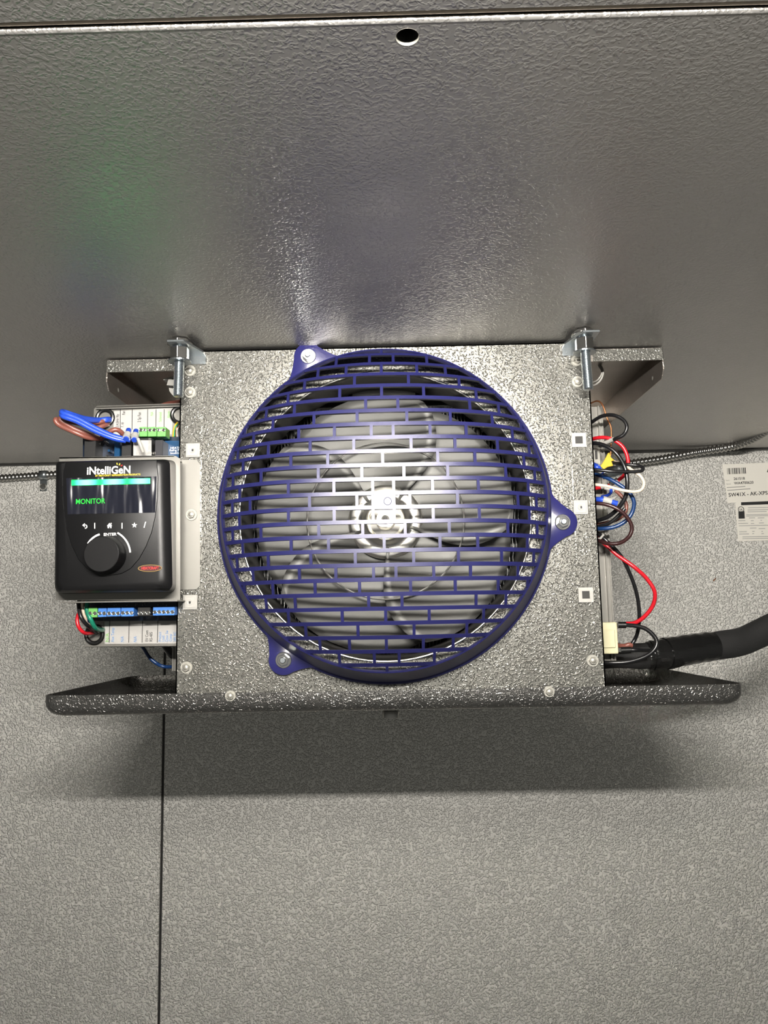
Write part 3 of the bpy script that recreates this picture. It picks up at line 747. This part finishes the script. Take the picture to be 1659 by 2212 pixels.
wire([(1262, 960, .77), (1280, 957, .76), (1305, 962, .75), (1330, 978, .745), (1349, 1008, .745), (1355, 1040, .745), (1352, 1070, .748), (1340, 1092, .752), (1325, 1108, .758), (1305, 1120, .765), (1270, 1130, .78)], .0021, 'wblk', 'thick black wire in a wide bow, outside the others at mid height')
wire([(1262, 1014, .75), (1285, 1015, .745), (1320, 1018, .74), (1355, 1019, .74), (1383, 1018, .74), (1389, 1011, .741), (1378, 1006, .745), (1350, 1003, .75), (1325, 1000, .76)], .0017, 'wblk', 'black wire in a flat narrow hairpin pointing right')
o = wire([(1262, 1046, .75), (1285, 1047, .745), (1310, 1050, .74), (1340, 1058, .735), (1368, 1062, .735), (1385, 1058, .735), (1391, 1044, .737), (1384, 1029, .74), (1366, 1016, .745), (1345, 1003, .755), (1322, 996, .765)], .0015, 'wcream', 'cream wire in a wide hairpin below the flat black one')
wire([(1262, 1020, .775), (1283, 1024, .77), (1308, 1031, .76), (1333, 1044, .755), (1356, 1061, .753), (1369, 1082, .753), (1366, 1106, .755), (1352, 1125, .757), (1328, 1138, .76), (1300, 1142, .765), (1275, 1141, .775)], .0020, 'wnavy', 'dark navy wire in the largest round loop at right')
o = wire([(1270, 1050, .785), (1300, 1049, .78), (1320, 1055, .775), (1337, 1066, .77), (1351, 1085, .768), (1352, 1103, .768), (1340, 1118, .77), (1320, 1127, .775), (1290, 1133, .78), (1268, 1136, .785)], .0019, 'wbrn', 'reddish brown wire loop with a white ring marker')
band([(1307, 1053, .772), (1327, 1061, .768)], .0023, 'white', o)
wire([(1262, 1088, .755), (1285, 1087, .75), (1310, 1090, .745), (1335, 1100, .742), (1355, 1118, .742), (1365, 1140, .743), (1358, 1160, .745), (1338, 1173, .75), (1313, 1174, .755), (1290, 1167, .765), (1270, 1158, .78)], .0019, 'wdbrn', 'dark brown wire drooping in the lowest round loop')
wire([(1262, 1148, .78), (1291, 1138, .772), (1316, 1130, .765), (1338, 1112, .76), (1350, 1098, .758)], .0019, 'wblk', 'short black wire crossing inside the round loops')
o = wire([(1268, 1079, .76), (1285, 1079, .755), (1302, 1080, .75), (1318, 1084, .75), (1333, 1088, .75)], .0028, 'wblue', 'short blue wire end with white flag label')
band([(1302, 1079, .7495), (1320, 1084, .7495)], .0036, 'white', o)
MB().poly([P(1313, 1077, .749), P(1334, 1071, .752), P(1326, 1078, .752), P(1315, 1083, .749)], .0003).build('flag_label', M['paper'], o)
o = wire([(1268, 1000, .77), (1280, 1005, .765), (1290, 1010, .76), (1300, 1017, .765)], .0034, 'wblue', 'blue crimp connector with white sleeve at the case edge, below the white cable duct')
band([(1287, 1008, .7605), (1299, 1016, .7635)], .0040, 'white', o)
wire([(1300, 1073, .775), (1310, 1071, .77), (1319, 1065, .765), (1320, 1058, .762)], .0016, 'wblue', 'small curved blue wire inside the loops')
m = MB(); yy = .757
m.poly([P(1297, 1007, yy), P(1308, 990, yy), P(1314, 978, yy), (P(1318, 977, yy)), P(1320, 988, yy), P(1328, 994, yy), P(1321, 996, yy), P(1325, 1006, yy), P(1312, 1009, yy), P(1305, 1014, yy)], .003, (0, 1, 0), .0006, 2)
tag(m.build('tape_flag', M['wyel']), 'crumpled yellow tape flag stuck among the right-hand wires', 'tape')
wire([(1268, 1135, .79), (1291, 1159, .785), (1306, 1175, .78), (1335, 1200, .775), (1370, 1225, .77), (1397, 1250, .77), (1414, 1278, .77), (1411, 1306, .775), (1393, 1331, .78), (1372, 1345, .785), (1352, 1347, .79)], .0020, 'wred', 'long red wire bowing down to the cream connector')
wire([(1270, 1125, .785), (1290, 1150, .78), (1310, 1168, .775), (1342, 1202, .775), (1365, 1250, .78), (1377, 1290, .785), (1381, 1330, .79), (1378, 1362, .795), (1372, 1380, .80), (1362, 1396, .80)], .0019, 'wblk', 'long black wire falling beside the red one behind the connector')
m = MB(); c = P(1296, 1160, .777)
m.tube([P(1291, 1164, .774), P(1297, 1163, .772), P(1303, 1156, .772), P(1302, 1153, .776)], .0012, 8); tag(m.build('cable_tie', M['white'], smooth=True), 'small white cable tie round the red and black wires', 'cable tie')
# cable duct and connectors
a = P(1268, 1012, .775); b_ = P(1296, 966, .775)
m = MB(); m.box(a.x, b_.x, .775, .79, a.z, b_.z, .0006, 1); duct = m.build('cable_duct', M['washer']); tag(duct, 'narrow pale cable duct at the right edge of the case', 'cable duct')
a = P(1286, 992, .7745); b_ = P(1290, 973, .7745); MB().box(a.x, b_.x, .7743, .7752, a.z, b_.z).build('duct_slot', M['dark'], duct)
a = P(1301, 1413, .775); b_ = P(1333, 1344, .775)
cn = thing('wire_connector', 'cream plastic two-pole connector block low on the right', 'connector', (a+b_)/2)
m = MB(); m.box(a.x, b_.x, .775, .79, a.z, b_.z, .0012, 2); m.box(a.x+.001, b_.x-.003, .7735, .78, a.z+.006, b_.z-.007, .0006, 1); m.build('connector_body', M['cream'], cn)
for y in (1350, 1404):
    p0 = P(1332, y, .781); MB().box(p0.x, p0.x+.005, .779, .783, p0.z-.0022, p0.z+.0022, .0003).build('blade_terminal', M['steel'], cn)
wire([(1335, 1350, .781), (1352, 1350, .78)], .0034, 'rubber', 'black boot on the upper pole of the cream connector', 'connector boots', 'terminal_boot')
wire([(1341, 1405, .781), (1362, 1404, .78)], .0034, 'rubber', 'black boot on the lower pole of the cream connector', 'connector boots', 'terminal_boot')
wire([(1350, 1350, .78), (1372, 1352, .775), (1394, 1358, .77), (1412, 1373, .765), (1419, 1389, .762), (1411, 1406, .762), (1390, 1420, .765), (1355, 1430, .77), (1318, 1432, .775), (1295, 1431, .78)], .0021, 'wblk', 'black wire looping from the upper connector pole back under the case')
wire([(1360, 1404, .78), (1380, 1404, .78), (1403, 1404, .79)], .0022, 'wblk', 'straight black wire from the lower connector pole')
wire([(1270, 1380, .79), (1340, 1395, .80), (1358, 1393, .80), (1366, 1394, .80)], .0024, 'wbrn', 'short reddish sleeve behind the lower connector pole')
# white bits near the hanger rods
o = wire([(1272, 834, .80), (1286, 831, .79), (1298, 820, .785), (1303, 804, .785), (1298, 791, .79), (1286, 784, .795), (1272, 786, .80)], .0010, 'white', 'white wire ring under the right end of the top panel', 'white fittings under the top panel', 'wire_clip')
wire([(1274, 827, .80), (1288, 823, .79), (1297, 813, .787), (1300, 802, .787), (1293, 789, .79)], .0008, 'white', 'inner white wire running just inside the white ring at right', 'white fittings under the top panel', 'wire_clip')
m = MB(); m.box(*[P(1270, 0, .79).x, P(1303, 0, .79).x], .775, .795, P(0, 784, .79).z-.001, P(0, 784, .79).z, .0003); tag(m.build('mounting_tab', M['white']), 'thin white tab at the right above the wire ring', 'tab')
m = MB(); yy = .775
m.poly([P(352, 818, yy), P(384, 811, yy), P(384, 815, yy), P(353, 821, yy)], .010)
m.poly([P(364, 818, yy), P(384, 822, yy), P(384, 834, yy), P(360, 832, yy)], .012)
m.poly([P(365, 838, yy), P(384, 840, yy), P(384, 858, yy), P(372, 853, yy), P(366, 845, yy)], .010)
tag(m.build('plastic_clamp', M['white']), 'white plastic clamp behind the left threaded rod', 'clamp')

# left side wires
G2 = 'wires at the upper left of the tray'
for i, (dy, dd) in enumerate(((0, 0), (7, .004))):
    wire([(244, 908+dy*.6, .79), (236, 905+dy*.4, TY-.004), (215, 907+dy*.3, TY-.012), (185, 904+dy*.6, TY-.03), (158, 896+dy, TY-.045), (136, 889+dy*.9, TY-.052), (137, 893+dy, TY-.058), (165, 903+dy, TY-.056), (205, 924+dy, TY-.052), (245, 942+dy*.7, TY-.048), (282-i*10, 951+dy*.2, TY-.044)], .0024, 'wblue', ('upper' if i == 0 else 'lower')+' of two blue wires looping out left from the tray grommet', G2)
for i, (dy, dd) in enumerate(((0, 0), (9, .004))):
    wire([(244, 908+dy, .79), (232, 908+dy, TY-.004), (205, 913+dy*1.2, TY-.015), (170, 912+dy*.3, TY-.03), (140-i*10, 903+dy*.5, TY-.042), (120+10*(1-i), 905+dy*.2, TY-.046), (128+8*(1-i), 912+dy*.7, TY-.045), (160+4*i, 926+dy, TY-.042), (190, 938+dy*.8, TY-.036), (215, 948, TY-.025)], .0023, 'wbrn', ('upper' if i == 0 else 'lower')+' of two brown wires looping out left below the blue ones', G2)
wire([(218, 948, TY-.026), (235, 934, TY-.034), (250, 928, TY-.034), (262, 934, TY-.03), (268, 944, TY-.024)], .0024, 'wbrn', 'short brown wire hump beneath the blue pair, left of the blue sleeve', G2)
for i, (x, y) in enumerate(((276, 931), (292, 933))):
    o = wire([(x+2, y-2, TY-.036), (x, y+8, TY-.043), (x-4+i*2, y+18, TY-.048)], .0026, 'wblue', ('left' if i == 0 else 'right')+' short blue wire end with white sleeve beside the green terminals', G2)
    band([(x, y+6, TY-.044), (x-3+i*2, y+14, TY-.048)], .0033, 'white', o)
wire([(298, 948, TY-.05), (303, 960, TY-.051), (309, 976, TY-.048)], .0016, 'white', 'thin white wire marker hanging over the serial label', G2)
G4 = 'thin wires at the right grommet of the tray'
for i, (mt, cn_) in enumerate((('wyel', 'yellow'), ('wgreen', 'green'), ('copper', 'orange'), ('white', 'white'))):
    wire([(392, 909+i*4, .778), (382+i, 914+i*3, TY-.006), (376+i*2, 926+i*2, TY-.01), (374+i*3, 944, TY-.012)], .0009, mt, 'thin '+cn_+' wire bending down from the right tray grommet', G4)
G3 = 'wires at the lower left of the tray'
wire([(190, 1290, TY-.03), (178, 1310, TY-.03), (167, 1335, TY-.03), (170, 1354, TY-.03), (182, 1367, TY-.025), (197, 1368, TY-.012), (206, 1365, TY+.003)], .0017, 'wred', 'red wire bowing outermost into the lower grommet', G3)
wire([(172, 1290, TY-.032), (170, 1310, TY-.034), (176, 1335, TY-.036), (190, 1352, TY-.03), (203, 1362, TY-.012), (210, 1368, TY+.003)], .0018, 'wblk', 'black wire between the red and green wires at the lower grommet', G3)
wire([(180, 1290, TY-.03), (178, 1310, TY-.033), (184, 1332, TY-.03), (196, 1352, TY-.02), (206, 1364, TY)], .0014, 'wcream', 'thin white wire behind the black one at the lower grommet', G3)
wire([(188, 1300, TY-.025), (187, 1325, TY-.028), (192, 1345, TY-.024), (203, 1360, TY)], .0016, 'wnavy', 'navy wire half hidden at the lower grommet', G3)
wire([(189, 1290, TY-.034), (188, 1318, TY-.036), (196, 1338, TY-.037), (206, 1356, TY-.03), (218, 1361, TY-.012), (224, 1360, TY+.003)], .0021, 'wgreen', 'green wire curving into the lower grommet', G3)
wire([(296, 1388, .82), (308, 1398, .81), (322, 1419, .80), (338, 1433, .80), (355, 1440, .80), (378, 1440, .81), (392, 1438, .82)], .0018, 'wnavy', 'single dark blue wire hanging below the tray', 'wires below the tray')
wire([(352, 1385, .84), (362, 1402, .83), (378, 1418, .82), (396, 1425, .82)], .0044, 'wblk', 'thick black cable below the tray, at the case edge', 'wires below the tray')
wire([(340, 880, .85), (362, 872, .84), (385, 869, .83), (400, 868, .83)], .0024, 'wbrn', 'reddish brown wire behind the tray top, at the case edge', G2)

# ------------------------------------------------------------------ insulated pipe
pp = smooth_path([P(1270, 1424, .835), P(1310, 1420, .835), P(1350, 1417, .84), (P(1390, 1417, .84)), P(1430, 1413, .84), P(1500, 1401, .85), P(1560, 1393, .86), P(1600, 1386, .87), P(1640, 1369, .88), P(1720, 1330, .90), P(1800, 1300, .92)], 8)
pipe = thing('insulated_pipe', 'thick black foam-insulated pipe leaving the unit to the right', 'pipe', pp[0])
n = len(pp); rad = []
for i, p in enumerate(pp):
    x = p.x/p.y; rad.append(.0118 + .0035*min(1, max(0, (i/n-.1)*3)) + .0002*math.sin(i*.4))
MB().tube(pp, rad, 20).build('foam_sleeve', M['foam'], pipe, smooth=True, ang=70)
k0, k1 = 26, 46
MB().tube(pp[k0:k1], [r+.0009+.0005*math.sin(i*2.3) for i, r in enumerate(rad[k0:k1])], 20).build('tape_wrap', M['tape'], pipe, smooth=True, ang=70)
for k in (k0+2, k0+7): MB().tube(pp[k:k+2], rad[k]+.0020, 20).build('tape_edge', M['tape'], pipe)
# ------------------------------------------------------------------ conduits
def conduit(ctrl, r, label):
    pts = smooth_path([P(*p) for p in ctrl], 10)
    # resample evenly
    seg = [0]
    for a, b_ in zip(pts, pts[1:]): seg.append(seg[-1]+(b_-a).length)
    tot = seg[-1]; step = .0016; m_ = int(tot/step); q = []; j = 0
    for i in range(m_+1):
        s = i*tot/m_
        while j < len(seg)-2 and seg[j+1] < s: j += 1
        t = (s-seg[j])/max(1e-9, seg[j+1]-seg[j]); q.append(pts[j].lerp(pts[j+1], min(1, t)))
    rr_ = [r*(1+.20*math.cos(2*PI*i/4)) for i in range(len(q))]
    m = MB(); m.tube(q, rr_, 14); o = m.build('flexible_conduit', M['conduit'], smooth=True, ang=80); return tag(o, label, 'conduit')
conduit([(1345, 1003, 1.25), (1375, 999, 1.25), (1430, 991, 1.25), (1500, 978, 1.25), (1570, 967, 1.23), (1610, 956, 1.20), (1650, 934, 1.16), (1700, 900, 1.10)], .0056, 'flexible steel conduit running right from the wires, rising along the ceiling edge')
conduit([(-60, 1036, 1.265), (0, 1033, 1.265), (60, 1029, 1.265), (120, 1025, 1.265), (200, 1019, 1.265)], .0056, 'flexible steel conduit strapped to the wall left of the controller')
m = MB(); m.tube(wp([(1296, 1026, .80), (1312, 1021, .80), (1332, 1017, .80), (1345, 1013, .80)], 3), [.004, .0062, .0068, .0072, .006, .0066, .0055, .0062, .0055, .005], 12)
tag(m.build('conduit_connector', M['zinc'], smooth=True), 'grey metal conduit connector behind the flat black hairpin wire', 'conduit connector')
# strap
sp_ = thing('conduit_strap', 'steel one-hole strap with screw holding the left conduit to the wall', 'strap', P(95, 1035, 1.265))
m = MB(); c = P(95, 1026, 1.265)
pr = [(.0075*math.cos(a), .0075*math.sin(a)) for a in [math.radians(d) for d in range(-60, 241, 20)]]
prof_ = [Vector((0, -.0075*math.sin(math.radians(d)), .0075*math.cos(math.radians(d)))) for d in range(-30, 211, 20)]
b = bmesh.new(); A = [b.verts.new(c+p+Vector((-.0065, 0, 0))) for p in prof_]; B = [b.verts.new(c+p+Vector((.0065, 0, 0))) for p in prof_]
for k in range(len(A)-1): b.faces.new((A[k], A[k+1], B[k+1], B[k]))
m.merge(b); o = m.build('strap_band', M['zinc'], sp_, smooth=True, ang=60); md = o.modifiers.new('thickness', 'SOLIDIFY'); md.thickness = .0012
e = P(94, 1052, WY-.001); m = MB(); m.box(e.x-.006, e.x+.006, WY-.0025, WY-.0005, e.z-.007, c.z-.004, .0006, 1); m.build('strap_tab', M['zinc'], sp_)
m = MB(); m.lathe([(0, -.0050), (.0035, -.0048), (.0055, -.003), (.006, -.0015), (.006, 0)], (e.x, WY-.002, e.z), seg=20); m.build('strap_screw', M['steel'], sp_, smooth=True)

# ------------------------------------------------------------------ wall stickers
def wq(pts, dy=.0006): return [P(x, y, WY-dy) for x, y in pts]
tilt = math.radians(1.5)
s1 = MB().poly(wq(((1560, 1003), (1720, 997), (1732, 1077), (1590, 1085), (1572, 1087))), .0003).build('part_number_sticker', M['sticker'])
tag(s1, 'white barcode sticker with part numbers on the wall at right, the upper one', 'sticker', 'wall stickers')
t = MB(); Yk2 = .0009
x = 1570.5; random.seed(3)
while x < 1611:
    wd = random.choice((.5, .7, 1.2, 1.8)); u = (x-1570)/41
    t.poly(wq(((x, 1011.5-u*1.6), (x+wd, 1011.5-u*1.6), (x+wd+1.2, 1024.5-u*1.6), (x+1.2, 1024.5-u*1.6)), Yk2), .0002); x += wd+random.choice((.7, 1.0, 1.6))
t.text('SW41X - AK-XPS', P(1574, 1073, WY-Yk2), .0088, rot=tilt+.01, bold=.00012)
t.text('261518', P(1585, 1037, WY-Yk2), .0062, rot=tilt, bold=.0001); t.text('WA4700620', P(1586, 1046.5, WY-Yk2), .0062, rot=tilt, bold=.0001)
t.text('A', P(1657, 1020, WY-Yk2), .0100, rot=tilt, bold=.0002)
t.build('sticker_print', M['ink'], s1)
t = MB()
for s_, x, y in (('Item', 1568, 1039), ('Serial', 1569, 1047)): t.text(s_, P(x, y, WY-Yk2), .0034, rot=tilt)
t.poly(wq(((1570, 1052.6), (1610, 1050), (1610, 1051.4), (1570, 1054)), Yk2), .0002)
t.poly(wq(((1571, 1058.6), (1621, 1055), (1621, 1056.4), (1571, 1060)), Yk2), .0002)
t.build('sticker_fine_print', M['inkgrey'], s1)
s2 = MB().poly(wq(((1592, 1083), (1588, 1087), (1594, 1166), (1598, 1169), (1760, 1165), (1752, 1078)), .0012), .0004).build('rating_sticker', M['sticker'])
tag(s2, 'white rating sticker with certification mark on the wall at right, the lower one', 'sticker', 'wall stickers')
t = MB(); Yk3 = .0015
t.poly(wq(((1601, 1085), (1720, 1080), (1720, 1087), (1601, 1091.5)), Yk3), .0002)
t.poly(wq(((1595, 1105), (1608, 1104), (1609, 1120), (1595.5, 1120.5)), Yk3), .0002)
cc = P(1600.8, 1100.5, WY-Yk3)
t.tube([(cc.x+.0046*math.cos(2*PI*k/24), cc.y, cc.z+.0046*math.sin(2*PI*k/24)) for k in range(24)], .0005, 6, closed=True)
t.text('UL', (cc.x-.0026, cc.y-.0003, cc.z-.0016), .0045, bold=.0001)
t.build('sticker_print', M['ink'], s2)
t = MB()
for i, (x0, y0, x1) in enumerate(((1616, 1096, 1720), (1615, 1101, 1720), (1615, 1105, 1656), (1612, 1111, 1720), (1612, 1114, 1720), (1618, 1118, 1631), (1637, 1118, 1651), (1595, 1124, 1610), (1622, 1124, 1628), (1643, 1123, 1646), (1595, 1130, 1616), (1622, 1130, 1629), (1640, 1129, 1650), (1596, 1135, 1720), (1620, 1140, 1634), (1639, 1141, 1653), (1597, 1148, 1613), (1625, 1147, 1630), (1645, 1147, 1648), (1597, 1153, 1618), (1625, 1152, 1629), (1645, 1152, 1650), (1604, 1159, 1700), (1604, 1163, 1700))):
    k = -.02; t.poly(wq(((x0, y0), (x1, y0+k*(x1-x0)), (x1, y0+k*(x1-x0)+1.6), (x0, y0+1.6)), Yk3), .0002)
t.build('sticker_fine_print', mat('pale_ink', (.45, .44, .42), 0, .6), s2)
m = MB(); c = P(1543, 1252, WY-.0006); m.poly([P(1540, 1254, WY-.0006), P(1546, 1248, WY-.0006), P(1547, 1250, WY-.0006), P(1542, 1256, WY-.0006)], .0003)
tag(m.build('brown_speck', M['copper']), 'tiny brown scuff mark on the wall right of the unit', 'mark')
